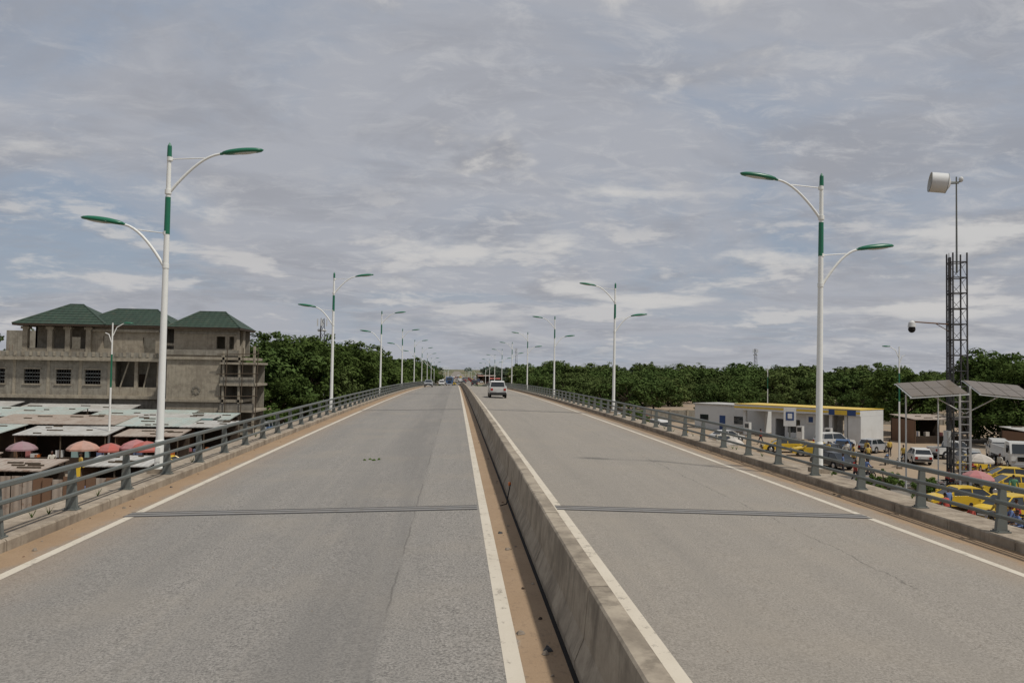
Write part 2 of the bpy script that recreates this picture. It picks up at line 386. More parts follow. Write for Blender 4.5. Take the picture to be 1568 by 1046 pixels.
# ------------------------------------------------------------------ trees
def leafquads(mb,c,rad,n,size,mat,flat=.8):
    vs=[];fs=[]
    for i in range(n):
        d=Vector((random.gauss(0,1),random.gauss(0,1),random.gauss(0,1))).normalized()
        rr=rad*(R()**.35)
        p=Vector(c)+Vector((d.x*rr,d.y*rr,d.z*rr*flat))
        if p.z<.1: continue
        nrm=(d+Vector((U(-1,1),U(-1,1),U(-.3,1.2)))).normalized()
        q=nrm.to_track_quat('Z','Y'); s=size*U(.5,1.2); a=U(0,6.28)
        e1=q@Vector((math.cos(a),math.sin(a),0))*s; e2=q@Vector((-math.sin(a),math.cos(a),0))*s*.6
        o=len(vs); vs+=[p-e1,p-e2*.9+e1*.1,p+e1,p+e2*.9-e1*.1]; fs.append((o,o+1,o+2,o+3))
    mb.add(vs,fs,mat)
def tree(name,h,rx,nc,leafmat,nl=330,size=.33,low=.25,jag=.1):
    mb=MB(); B=M['bark']
    th=h*.32
    mb.tube([(0,0,-.2),(.1,.05,th*.5),(U(-.2,.2),U(-.2,.2),th)],[.30*h/10,.24*h/10,.19*h/10],B,8)
    lean=(U(-.8,.8),U(-.8,.8))
    for k in range(nc):
        a=k*2.39996+U(-.5,.5); t=(k+.5)/nc
        zc=h*(low+.06)+(h*(.88-low-.06))*(t**.75)+U(-1,1)*h*jag*.6
        env=math.sin(min(1,max(0.15,(zc/h-low)/(1.04-low)))**.6*math.pi)**.45
        rr=rx*env*math.sqrt(U(.15,1))*U(.75,1.15)
        c=(rr*math.cos(a)+lean[0]*t,rr*math.sin(a)+lean[1]*t,zc)
        cr=rx*U(.16,.40)
        mb.tube([(0,0,th*.9),(c[0]*.5,c[1]*.5,(th+zc)/2+.3),(c[0]*.9,c[1]*.9,zc)],[.12,.08,.03],B,5)
        f=(cr/(rx*.3))**2
        leafquads(mb,c,cr,int(nl*f),size,leafmat,U(.6,.95))
        for q in range(4):
            d=Vector((U(-1,1),U(-1,1),U(-.5,1.1))).normalized()*cr*1.05
            leafquads(mb,(c[0]+d.x,c[1]+d.y,c[2]+d.z),cr*.33,nl//8,size*.9,leafmat)
    return mb.mesh(name)
TR=[tree('tree_a%d'%i,U(8.8,10.6),U(4.6,6.0),24,M['leafb'] if i%2 else M['leafc'],170,.35,U(.0,.12),.14) for i in range(6)]
TN=[tree('tree_n%d'%i,11,5.2,34,M['leaf'],400,.25,.10,.12) for i in range(3)]
TF=[tree('tree_f%d'%i,10,6.5,14,M['leafhaze'],100,.65,.05,.12) for i in range(3)]
BUSH=tree('bush',3,1.7,12,M['leaf2'],200,.14,.05)
def mass(name,pts,meshes):
    e=empty(name)
    for i,(x,y,s) in enumerate(pts):
        obj('crown_%d'%i,random.choice(meshes),(x,y,GZ-U(0,.5)),U(0,6.28),(s*U(.95,1.5),s*U(.95,1.5),s),parent=e)
    return e
pts=[]
for i in range(80):
    t=i/79; x=24+t*235; y=270-80*min(1,t*2.2)+U(-9,9)
    pts.append((x,y,U(.72,1.0)+.12*math.sin(i*.7)*R()))
for i in range(54):
    t=i/53; x=24+t*240; y=285-80*min(1,t*2.2)+U(-9,9)
    pts.append((x,y,U(.85,1.16)))
for i in range(40):
    t=i/39; x=30+t*300; pts.append((x,305+U(-20,20),U(1.0,1.3)))
for i in range(36): pts.append((U(26,70),U(165,250),U(.5,.85)))
for i in range(22): pts.append((U(70,210),U(172,190),U(.35,.6)))
mass('tree_belt',pts,TR)
pts=[(-30,124,1.10),(-25,133,1.16),(-34,138,1.2),(-28,146,1.26),(-21,150,1.1),(-24,163,1.2),(-19,172,1.15),(-20,186,1.05),(-17,200,1.05),(-19,215,1.1),(-18,232,1.05),(-17,250,1.0),(-40,135,1.0),(-48,140,1.1),(-33,115,.85),(-22,142,.8),(-19.5,160,.75),(-18,180,.7),(-26,120,.7)]
for i in range(24): pts.append((-18-U(0,60),180+U(0,160),U(.8,1.0)))
for i in range(18): pts.append((-17+U(-2,2),258+i*10,U(.8,1.05)))
mass('tree_row',pts,TN+TR[:2])
for x,y,s in [(-66,112,1.2),(-60,118,1.1),(-75,115,1.15),(-72,108,1.15)]: obj('tree',random.choice(TN),(x,y,GZ),U(0,6),s)
for x,y,s in ((69,92,.95),(76,88,1.05),(84,95,1.1),(64,110,.85),(90,84,1.0),(72,100,1.05)): obj('tree',random.choice(TN),(x,y,GZ),U(0,6),(s*1.2,s*1.2,s))
for x,y,s in ((28,52,.55),(30,54,.6),(32,52.5,.5),(26.8,55,.5),(33.5,55,.45),(60,101,1.3),(66,99,1.2),(-24.5,96,1.4),(-27,99,1.5),(-22,101,1.2),(24,140,1.2),(27,118,1)): obj('bush',BUSH,(x,y,GZ),U(0,6),s)
pts=[]
for i in range(220):
    y=U(420,1500); x=U(-1.0,1.0)*y*.95+30
    if abs(x-CX)<16+U(0,10)+ (y-420)*.012: x+=math.copysign(40,x-CX)
    pts.append((x,y,U(.65,1.0)*(1+y/4000)))
for i in range(130):
    y=U(1600,3000); x=U(-1,1)*y*.8
    pts.append((x,y,U(1.0,1.6)))
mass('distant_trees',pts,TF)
# ------------------------------------------------------------------ building helper
def wallx(mb,x0,x1,z0,z1,y,th,ops,mat):
    ops=sorted(ops); cur=x0
    for a,b,c,d in ops:
        if a>cur: mb.box(cur,a,y,y+th,z0,z1,mat)
        if c>z0: mb.box(a,b,y,y+th,z0,c,mat)
        if d<z1: mb.box(a,b,y,y+th,d,z1,mat)
        cur=b
    if cur<x1: mb.box(cur,x1,y,y+th,z0,z1,mat)
def hip(mb,x0,x1,y0,y1,z0,z1,mat,ins=None):
    ins=ins if ins else (y1-y0)/2; ym=(y0+y1)/2
    v=[(x0,y0,z0),(x1,y0,z0),(x1,y1,z0),(x0,y1,z0),(x0+ins,ym,z1),(x1-ins,ym,z1)]
    mb.add(v,[(0,1,5,4),(2,3,4,5),(1,2,5),(3,0,4)],mat)
    mb.box(x0+.02,x1-.02,y0+.02,y1-.02,z0-.22,z0-.01,M['shopdark'])
    for k in range(1,8):
        t=k/8; a=ins*t
        mb.cyl((x0+a,y0+(ym-y0)*t-.03,z0+(z1-z0)*t),(x1-a,y0+(ym-y0)*t-.03,z0+(z1-z0)*t),.03,.03,mat,5)
    for a,b in ((v[0],v[4]),(v[1],v[5]),(v[4],v[5])): mb.cyl(a,b,.08,.08,mat,6)
bd=empty('unfinished_concrete_building',(0,0,-.35))
P=M['plaster'];P2=M['plaster2']
mb=MB(); F=86
wallx(mb,-54,-31.0,GZ,-.45,F,.3,[(-52,-50,GZ,-3),(-47,-45,GZ,-3),(-42,-40,GZ,-3)],P2)
wins=[(-51.5,-50,1.0,2.5),(-48,-46.6,1.0,2.5),(-44.7,-43.1,1.0,2.5),(-41.5,-40,1.0,2.5),(-38.6,-37,1.0,2.5)]
wallx(mb,-54,-36.0,-.13,3.45,F,.3,wins,P2)
for a,b,c,d in wins:
    mb.box(a-.12,b+.12,F-.06,F-.002,d+.002,d+.14,P); mb.box(a-.12,b+.12,F-.10,F-.002,c-.14,c-.002,P)
    for k in range(1,6): mb.box(a+(b-a)*k/6-.025,a+(b-a)*k/6+.025,F+.1,F+.14,c,d,M['steeldark'])
    for k in range(1,4): mb.box(a,b,F+.145,F+.18,c+(d-c)*k/4-.02,c+(d-c)*k/4+.02,M['lens'])
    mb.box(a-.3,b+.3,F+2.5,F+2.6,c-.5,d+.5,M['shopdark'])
for x in(-49.2,-45.8,-42.4,-39.2,-36.3): mb.box(x,x+.3,F-.04,F-.003,-.13,3.45,P)
for x in(-35.9,-33.6,-31.3): mb.box(x,x+.35,F+.02,F+.37,-.13,3.45,P)
mb.box(-36,-31,F+2.6,F+2.8,-.13,3.45,P2); mb.box(-35.55,-31.3,F+.05,F+.2,-.13,.75,P)
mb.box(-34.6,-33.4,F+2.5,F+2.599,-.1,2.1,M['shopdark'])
mb.cyl((-35.3,F+.1,-.1),(-34.2,F+.1,3.4),.08,.08,P,6); mb.cyl((-32.8,F+.1,-.1),(-32.1,F+.1,3.4),.08,.08,P,6)
mb.box(-54.4,-30.8,F-.5,F+14,-.45,-.13,P); mb.box(-54.4,-30.8,F-.7,F+14,3.45,3.8,P)
mb.box(-54.3,-31,F-.65,F-.5,3.802,4.35,P2)
for k in range(30): mb.box(-54+k*.78,-53.75+k*.78,F-.72,F-.652,3.9,4.36,P)
mb.box(-54,-53.7,F+.3,F+14,GZ,3.45,P2); mb.box(-31.3,-31,F+3,F+14,GZ,3.45,P2); mb.box(-54,-31,F+13.7,F+14,GZ,7,P2)
mb.box(-36.3,-36,F+.3,F+2.8,-.13,3.45,P2)
T0,T1=3.802,7.05
for x in(-45.3,-42.8,-41.0,-38.9): mb.box(x,x+.5,F+.6,F+1.1,T0,T1,P)
for x in(-45.45,-42.95,-41.15,-39.05): mb.box(x,x+.8,F+.5,F+1.2,T1-.35,T1-.1,P)
mb.box(-45.1,-39,F+.7,F+.95,T0,T0+.9,P)
wallx(mb,-45.3,-38.6,T0,T1,F+3.2,.25,[(-44,-43.2,T0,T0+2.2),(-42,-40.6,T0+.9,T0+2.2)],P2)
wallx(mb,-38.5,-30.8,T0,T1,F+1.0,.3,[(-37.3,-36.3,T0+1.0,T0+2.3),(-33.2,-31.9,T0+.1,T0+2.2)],P)
mb.box(-30.95,-30.8,F+1.4,F+9,T0,T1,P2); mb.box(-45.3,-45.1,F+3.2,F+10,T0,T1,P2); mb.box(-45.3,-31,F+9.8,F+10,T0,T1,P2)
mb.box(-38.3,-31.5,F+.7,F+.999,T1-.5,T1-.25,P)
for x in(-50,-48,-46.5,-53):
    for dx in(0,.25): mb.cyl((x+dx,F+.5,3.8),(x+dx+U(-.05,.05),F+.5,5.0),.02,.02,M['brown'],4)
obj('walls',mb.mesh('walls'),parent=bd)
mb=MB(); hip(mb,-46.0,-36.6,F-.2,F+7.5,7.25,9.55,M['roofgreen'],4.0); hip(mb,-40.3,-30.0,F+.5,F+8.2,7.27,9.2,M['roofgreen'],3.0); obj('roof',mb.mesh('roof'),parent=bd)
tb=empty('unfinished_tower_building',(0,0,-.35))
mb=MB(); x0,x1=-29.6,-24.2
wallx(mb,x0,x1,GZ,4.2,F-2,.3,[(-28.9,-28.2,-3.5,-2)],P)
mb.box(x0,x0+.3,F-1.7,F+6,GZ,4.2,P2); mb.box(x1-.3,x1,F-1.7,F+6,GZ,4.2,P2)
mb.box(x0+.301,x1-.301,F+5.7,F+6,GZ,4.2,P2)
for z in(-.6,3.75): mb.box(x0-.05,x1+2.3,F-2.2,F+6,z,z+.28,P)
mb.box(x0-.03,x1+1.9,F-2.15,F-2.003,4.2,4.75,P2)
wallx(mb,x0+.3,-22.9,4.2,7.0,F-1,.3,[(-25.0,-24.1,4.9,6.2),(-23.7,-23.2,4.9,6.2)],P)
wallx(mb,x0+.3,-22.9,4.2,7.0,F+4,.3,[],P2)
mb.box(x0+.3,x0+.6,F-.7,F+4,4.2,7,P2)
for yy in(F-.7,F+1.5): mb.box(-23.2,-22.9,yy,yy+.8,4.2,7,P)
mb.box(x0+.4,-22.8,F-1.1,F-1.003,6.4,6.65,P2)
for z in(GZ+1.6,-1.6,1.1,3.3):
    mb.box(x1+.002,-20.6,F-2.4,F+3,z,z+.22,P)
    if z<3: mb.box(x1+.1,-20.7,F-2.38,F-2.25,z+.22,z+.9,P2)
for x in(-24.0,-22.4,-20.9):
    mb.box(x,x+.22,F-2.2,F-1.98,GZ,4.6 if x<-23 else 5.2,P)
    mb.cyl((x+.4,F-2.6,GZ),(x+.6,F-2.6,5.0),.05,.05,M['bark'],5)
for z in(-2.8,0,2.3,4.3): mb.cyl((-24.4,F-2.65,z),(-20.2,F-2.65,z+.1),.045,.045,M['bark'],5)
mb.box(x1+.002,-20.9,F+2.7,F+2.9,GZ,3.3,P2)
for k in range(8):
    a=k*math.pi/4; mb.box(-26.6+.35*math.cos(a)-.1,-26.6+.35*math.cos(a)+.1,F-2.06,F-2.003,.6+.35*math.sin(a)-.1,.6+.35*math.sin(a)+.1,P2)
obj('walls',mb.mesh('walls2'),parent=tb)
mb=MB(); hip(mb,-29.9,-22.4,F-1.9,F+4.6,7.1,8.9,M['roofgreen'],2.4); obj('roof',mb.mesh('roof2'),parent=tb)
# ------------------------------------------------------------------ market sheds
def shed(x,y,w,d,z,mat,tilt=.25,rzz=0,fascia=None):
    mb=MB(); t=tilt/2
    vs=[(-w/2,-d/2,z-t),(w/2,-d/2,z-t),(w/2,d/2,z+t),(-w/2,d/2,z+t)]
    vs2=[(a,b,c-.06) for a,b,c in vs]
    mb.add(vs+vs2,[(0,1,2,3),(7,6,5,4),(0,4,5,1),(1,5,6,2),(2,6,7,3),(3,7,4,0)],mat)
    nx=max(2,int(w/2.5))
    for i in range(nx+1):
        px=-w/2+.15+(w-.3)*i/nx
        for py,zz in((-d/2+.2,z-t),(d/2-.2,z+t)): mb.cyl((px,py,0),(px,py,zz-.06),.06,.05,M['bark'],6)
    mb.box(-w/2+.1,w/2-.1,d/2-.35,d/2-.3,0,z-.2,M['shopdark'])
    mb.box(-w/2+.12,-w/2+.17,-d/2+.1,d/2-.36,0,z-.3,M['brown'])
    mb.box(-w/2+.3,w/2-.3,-d/2+.3,-d/2+.9,0,.9,M['shopdark'])
    for k in range(int(w)):
        px=U(-w/2+.4,w/2-.5); mb.box(px,px+U(.2,.5),-d/2+.35,-d/2+.8,.902,.9+U(.15,.6),random.choice([M['umb0'],M['umb4'],M['umb5'],M['bluewall'],M['orange'],M['stwhite']]))
    if fascia: mb.box(-w/2,w/2,-d/2-.05,-d/2-.003,z-t-.6,z-t+.02,fascia)
    for k in range(5):
        px=U(-w/2+.5,w/2-1); yy=U(-d/2+.3,d/2-.4); mb.box(px,px+U(.3,1.4),yy,yy+.1,z+tilt*yy/d+.01,z+tilt*yy/d+.09,M['bark'])
    return obj('market_stall',mb.mesh('market_stall'),(x,y,GZ),rzz)
zn=[M['zinc'],M['zincb'],M['zincr'],M['zinc']]
for (x,y,w,d,z,m,t) in [(-50,83,12,4,4.1,0,.5),(-38,83.2,11,4,3.9,3,.5),(-42,78,13,5,3.75,1,.6),(-30,79.5,9,4.5,3.6,1,.5),(-52,77,8,5,3.9,2,.5),(-23.5,78,5,4,3.5,1,.4),
    (-46,72,11,5,3.45,3,.6),(-34.5,73,11,5,3.4,2,.5),(-54,70,8,5,3.5,0,.4),(-26,72.5,6,4,3.3,1,.5),(-21.5,72,4,4,3.2,3,.3),(-40,67.3,9,4,3.0,1,.4),(-48,66.5,6.5,4,3.0,2,.4),(-31,67,7,4,2.9,0,.4),(-24.5,67,5,3.5,2.8,2,.3)]:
    shed(x,y,w,d,z,zn[m],t,U(-.05,.05))
shed(-26,75.9,8,3,3.6,M['zinc'],.2,0,M['bluewall'])
for (x,y,w,d,z,m) in [(-24.5,47,4,3,2.6,2),(-29,48.5,4,3,2.8,2),(-20,50,4,3,2.5,0)]:
    shed(x,y,w,d,z,zn[m],.3,U(-.05,.05))
mb=MB()
for k in range(26):
    x=-31+k*.55; mb.box(x,x+.52,45+.1*math.sin(k),45.06+.1*math.sin(k),GZ,GZ+2.1+U(-.1,.15),random.choice([M['brown'],M['zincr'],M['brown']]))
obj('sheet_metal_fence',mb.mesh('sheet_metal_fence'))
def umb(i):
    mb=MB(); n=8; r=1.3; A=M['umb%d'%i]; Bm=M['umbl%d'%i]
    rings=[(0,2.75),(.5,2.62),(1.0,2.38),(r,2.08)]
    for k in range(n):
        a0=2*math.pi*k/n;a1=2*math.pi*(k+1)/n; mt=A if k%2 else Bm
        for (ra,za),(rb,zb) in zip(rings[:-1],rings[1:]):
            mb.add([(ra*math.cos(a0),ra*math.sin(a0),za),(rb*math.cos(a0),rb*math.sin(a0),zb),(rb*math.cos(a1),rb*math.sin(a1),zb),(ra*math.cos(a1),ra*math.sin(a1),za)],[(0,1,2,3)],mt)
        mb.add([(r*math.cos(a0),r*math.sin(a0),2.08),(r*math.cos(a0),r*math.sin(a0),1.93),(r*math.cos(a1),r*math.sin(a1),1.93),(r*math.cos(a1),r*math.sin(a1),2.08)],[(0,1,2,3)],A)
        mb.cyl((0,0,2.3),(r*.95*math.cos(a0),r*.95*math.sin(a0),2.1),.012,.012,M['steeldark'],4)
    mb.cyl((0,0,0),(0,0,2.85),.03,.025,M['steeldark'],6); mb.cyl((0,0,0),(0,0,.12),.3,.3,M['kerb'],10)
    return mb.mesh('umbrella_%d'%i)
UM=[umb(i) for i in range(6)]
for x,y,i in [(-33.2,64,3),(-28.2,63.0,2),(-26.6,64,1),(-24.6,63.8,0),(-23.2,62.2,1),(-35.8,62.5,0),(34,50,0),(41,60,5),(26.3,74,5),(47,61,3)]:
    obj('market_umbrella',UM[i],(x,y,GZ),U(0,3),U(.8,.95))
# ------------------------------------------------------------------ filling station
fs=empty('filling_station',(38.5,108,GZ),math.atan2(-15.8,11.4))
W=M['stwhite']
mb=MB(); L=17.8
mb.box(0,L,0,6,3.35,4.1,W); mb.box(-.02,L+.02,-.03,-.001,3.6,3.85,M['yellow'])
mb.box(-.05,L+.05,-.06,6.05,4.105,4.18,M['yellow']); mb.box(L-4,L-.5,-.05,-.032,3.38,4.05,M['blue']); mb.box(L-3.2,L-1.6,-.07,-.052,3.42,4.0,M['yellow'])
obj('canopy',mb.mesh('canopy'),parent=fs)
mb=MB()
wallx(mb,5,12.5,0,3.34,1.2,.25,[(5.6,7.0,0,2.4),(7.4,9.2,.7,2.4)],W)
mb.box(5,5.2,1.5,6,0,3.34,W); mb.box(12.3,12.5,1.5,6,0,3.34,W); mb.box(5,12.5,5.8,6,0,3.34,W)
wallx(mb,L-1.6,L,0,3.34,.2,.3,[],W); mb.box(L-.3,L,.5,6,0,3.34,W)
wallx(mb,12.5,L-1.6,0,3.34,4.5,.2,[(13.2,14.2,0,2.5),(14.6,15.8,.8,2.4)],W)
for x in(1,13.5,15.5): mb.box(x,x+.4,.6,1.0,0,3.34,W)
for x in(2.5,10.2,14): 
    mb.box(x,x+.8,-1.4,-.9,.15,1.8,M['car_white']); mb.box(x+.12,x+.68,-1.42,-1.402,1.1,1.6,M['glass']); mb.box(x-.5,x+1.3,-1.7,-.6,0,.15,M['kerb'])
mb.box(10.1,11.4,1.1,1.19,2.0,3.2,M['car_white']); mb.box(10.45,11.05,1.07,1.099,2.2,2.9,M['blue'])
mb.box(-10.5,1.5,5,11,0,3.6,W); mb.box(-10.7,1.7,4.8,11.2,3.6,3.75,M['zinc']); mb.box(-6,-5,4.96,4.998,0,2.1,M['blue']); mb.box(-3.5,-2,4.96,4.998,1,2.1,M['glass']); mb.box(-9.5,-8,4.96,4.998,1,2.1,M['glass'])
obj('kiosk',mb.mesh('kiosk'),parent=fs)
# price totem beside the station
mb=MB(); mb.box(-.7,.7,-.12,.12,2.2,4.4,M['car_white']); mb.box(-.08,.08,-.08,.08,0,2.198,M['rail']); mb.box(-.45,.45,-.14,-.122,2.9,3.9,M['blue']); mb.box(-.25,.25,-.16,-.142,3.1,3.7,M['car_white'])
obj('station_price_sign',mb.mesh('station_price_sign'),(39.5,92,GZ),-.3)
shed(60,98,7,5,3.2,M['zincr'],.4,.1); shed(66,86,7,4,2.6,M['zinc'],.3,.1); shed(75,88,8,4,2.6,M['zinc'],.3,0)
mb=MB(); mb.box(30,120,132,132.2,GZ,GZ+2.0,M['plaster2'])
for k in range(31): mb.box(30+3*k-.15,30+3*k+.15,131.9,131.998,GZ,GZ+2.15,M['plaster'])
obj('boundary_wall',mb.mesh('boundary_wall'))
# ------------------------------------------------------------------ surveillance mast + solar
mb=MB(); S=M['steeldark']; hw=.52; H=17.9
for sx in(-1,1):
    for sy in(-1,1): mb.cyl((sx*hw,sy*hw,0),(sx*hw,sy*hw,H),.08,.065,S,6)
z=.4
while z<H:
    for a,b in(((-hw,-hw),(hw,-hw)),((hw,-hw),(hw,hw)),((hw,hw),(-hw,hw)),((-hw,hw),(-hw,-hw))):
        mb.cyl((a[0],a[1],z),(b[0],b[1],z),.045,.045,S,5)
        if z+1.2<H: mb.cyl((a[0],a[1],z),(b[0],b[1],z+1.2),.018,.018,S,4)
    z+=1.2
for x in(-.18,.18): mb.cyl((-.66,x,0),(-.66,x,H),.025,.025,S,5)
z=.3
while z<H-.2: mb.cyl((-.66,-.18,z),(-.66,.18,z),.014,.014,S,4); z+=.35
mb.box(-.60,-.46,-.14,.14,1,H-.3,S)
PT=23.5
mb.cyl((0,0,H-1.5),(0,0,PT+.4),.08,.055,M['rail'],8)
mb.cyl((-.7,0,PT),(.3,0,PT),.04,.04,M['rail'],6)
mt=Matrix.Translation((-1.15,-.1,PT-.1))@Matrix.Rotation(math.radians(-12),4,'Z')@Matrix.Rotation(math.radians(8),4,'Y')
mb.cyl((-.85,0,0),(.35,0,0),.76,.76,W,24,False,mt); mb.cyl((.35,0,0),(.6,0,0),.76,.25,W,24,True,mt)
mb.cyl((-.55,0,0),(-.5,0,0),.75,.75,M['lens'],24,True,mt)
for r in(-.84,.34): mb.cyl((r,0,0),(r+.03,0,0),.775,.775,M['rail'],24,False,mt)
mb.cyl((.5,0,0),(1.2,0,.1),.06,.06,M['rail'],8,True,mt); mb.ell((.35,0,PT+.2),(.18,.18,.22),W,8,6)
za=12.4
mb.cyl((-.5,0,za),(-3.3,-.2,za+.15),.06,.05,M['brown'],6); mb.cyl((-.5,0,za-.6),(-1.6,-.1,za+.02),.03,.03,M['brown'],6)
mb.cyl((-3.45,-.2,za+.1),(-3.45,-.2,za-.25),.24,.30,W,12); mb.ell((-3.45,-.2,za-.42),(.27,.27,.28),M['black'],12,8); mb.cyl((-3.45,-.2,za+.1),(-3.45,-.2,za+.25),.24,.1,W,12)
mb.box(-.9,-.6,-.3,.3,3,4.2,W)
obj('surveillance_mast',mb.mesh('surveillance_mast'),(38.6,59,GZ),-.15)
mb=MB()
for x in(-.35,.35): mb.box(x-.06,x+.06,-.06,.06,0,7.7,W)
for k in range(13): mb.box(-.29,.29,-.045,.045,.4+k*.56,.47+k*.56,W)
mb.cyl((-4.0,0,0),(-4.0,0,7.0),.06,.06,W,8); mb.cyl((-1.3,1.6,0),(-1.3,1.6,7.4),.05,.05,W,8)
for s in(-1,1):
    xa,xb=(.25,4.0)
    mt=Matrix.Translation((s*.2,0,7.7))@Matrix.Scale(s,4,(1,0,0))@Matrix.Rotation(math.radians(5),4,'Y')
    for i in range(4):
        for j in range(2):
            x=xa+i*.94; y=-1.7+j*1.75
            q=[(x,y,-.45+.26*(y+1.7)),(x+.89,y,-.45+.26*(y+1.7)),(x+.89,y+1.7,-.45+.26*(y+3.4)),(x,y+1.7,-.45+.26*(y+3.4))]
            q2=[(a,b,c-.04) for a,b,c in q]
            mb.add(q+q2,[(0,1,2,3),(7,6,5,4),(0,4,5,1),(1,5,6,2),(2,6,7,3),(3,7,4,0)],M['solar'],mt)
    for y in(-1.75,.02,1.8):
        zz=-.45+.26*(y+1.7)-.09
        mb.box(xa-.1,xb+.1,y-.04,y+.04,zz-.05,zz+.03 if y<-1 or y>1 else zz,W,mt)
    for x in(xa,xb):
        mb.cyl((x,-1.75,-.55),(x,1.8,.36),.045,.045,W,6,True,mt)
    mb.cyl((0,0,-2.0),(2.6,0,-.2),.04,.04,W,6,True,mt)
obj('solar_panel_canopy',mb.mesh('solar_panel_canopy'),(36.9,55.5,GZ),-.25)
def slamp(h):
    mb=MB(); mb.box(-.2,.2,-.2,.2,0,.2,M['kerb'])
    mb.cyl((0,0,.2),(0,0,h*.55),.09,.07,M['white'],10); mb.cyl((0,0,h*.55),(0,0,h*.78),.072,.065,M['green'],10); mb.cyl((0,0,h*.78),(0,0,h),.06,.05,M['white'],10)
    mb.tube([(0,0,h*.9),(.3,0,h*.97),(.8,0,h)],[.035,.035,.03],M['white'],6); mb.ell((1.1,0,h+.02),(.38,.11,.07),M['green'],10,6)
    mb.tube([(0,0,h*.85),(-.25,0,h*.92),(-.5,0,h*.93)],[.035,.035,.03],M['white'],6)
    return mb.mesh('service_lamp')
SLm=slamp(11.0)
obj('service_street_lamp',SLm,(40.0,69.5,GZ),2.9); obj('service_street_lamp',SLm,(-28.0,67,GZ),.2,1.06); obj('service_street_lamp',SLm,(60,150,GZ),0,.9); obj('service_street_lamp',SLm,(-22,135,GZ),0,.9)
def mast(h,w):
    mb=MB()
    for i in range(3):
        a=i*2.094; b=a+2.094
        mb.cyl((w*math.cos(a),w*math.sin(a),0),(w*.35*math.cos(a),w*.35*math.sin(a),h),.12,.09,S,5)
        n=int(h/2)
        for k in range(n):
            t=k/n;t2=(k+1)/n; wa=w*(1-.65*t);wb=w*(1-.65*t2)
            mb.cyl((wa*math.cos(a),wa*math.sin(a),h*t),(wb*math.cos(b),wb*math.sin(b),h*t2),.06,.06,S,4)
    for i in range(4):
        a=i*1.57; mb.box(w*.8*math.cos(a)-.15,w*.8*math.cos(a)+.15,w*.8*math.sin(a)-.15,w*.8*math.sin(a)+.15,h-2.2,h-.2,W)
        mb.ell((w*.6*math.cos(a+.6),w*.6*math.sin(a+.6),h-3.4),(.4,.4,.4),W,8,6)
    return mb.mesh('telecom_mast')
obj('telecom_mast',mast(22,1.6),(-38,228,GZ)); obj('telecom_mast',mast(22,1.6),(165,430,GZ)); obj('telecom_mast',mast(30,2),(-120,520,GZ)); obj('telecom_mast',mast(30,2),(60,800,GZ))
# ------------------------------------------------------------------ vehicles (local: x forward)
def extr(mb,prof,w,mat,b=.06,shr=.05,mtx=None,topin=0.0):
    cx=sum(p[0] for p in prof)/len(prof); cz=sum(p[1] for p in prof)/len(prof)
    zs=[p[1] for p in prof]; zmin=min(zs);zmax=max(zs)
    st=[(-w,1-shr),(-w+b,1),(w-b,1),(w,1-shr)]
    n=len(prof); vs=[]
    for yy,k in st:
        for x,z in prof:
            t=(z-zmin)/(zmax-zmin); sh=topin*t
            y2=yy-math.copysign(sh,yy)
            vs.append((cx+(x-cx)*k,y2,cz+(z-cz)*k))
    fs=[]
    for j in range(3):
        for i in range(n):
            q=(i+1)%n; fs.append((j*n+i,j*n+q,(j+1)*n+q,(j+1)*n+i))
    fs+=[tuple(range(n))[::-1],tuple(range(3*n,4*n))]
    mb.add(vs,fs,mat,mtx)
def wheels(mb,xs,w,r=.32):
    for x in xs:
        for s in(-1,1):
            mb.cyl((x,s*(w-.2),r),(x,s*(w+.01),r),r,r,M['tyre'],16); mb.cyl((x,s*(w+.01),r),(x,s*(w+.03),r),r*.58,r*.5,M['chrome'],10)
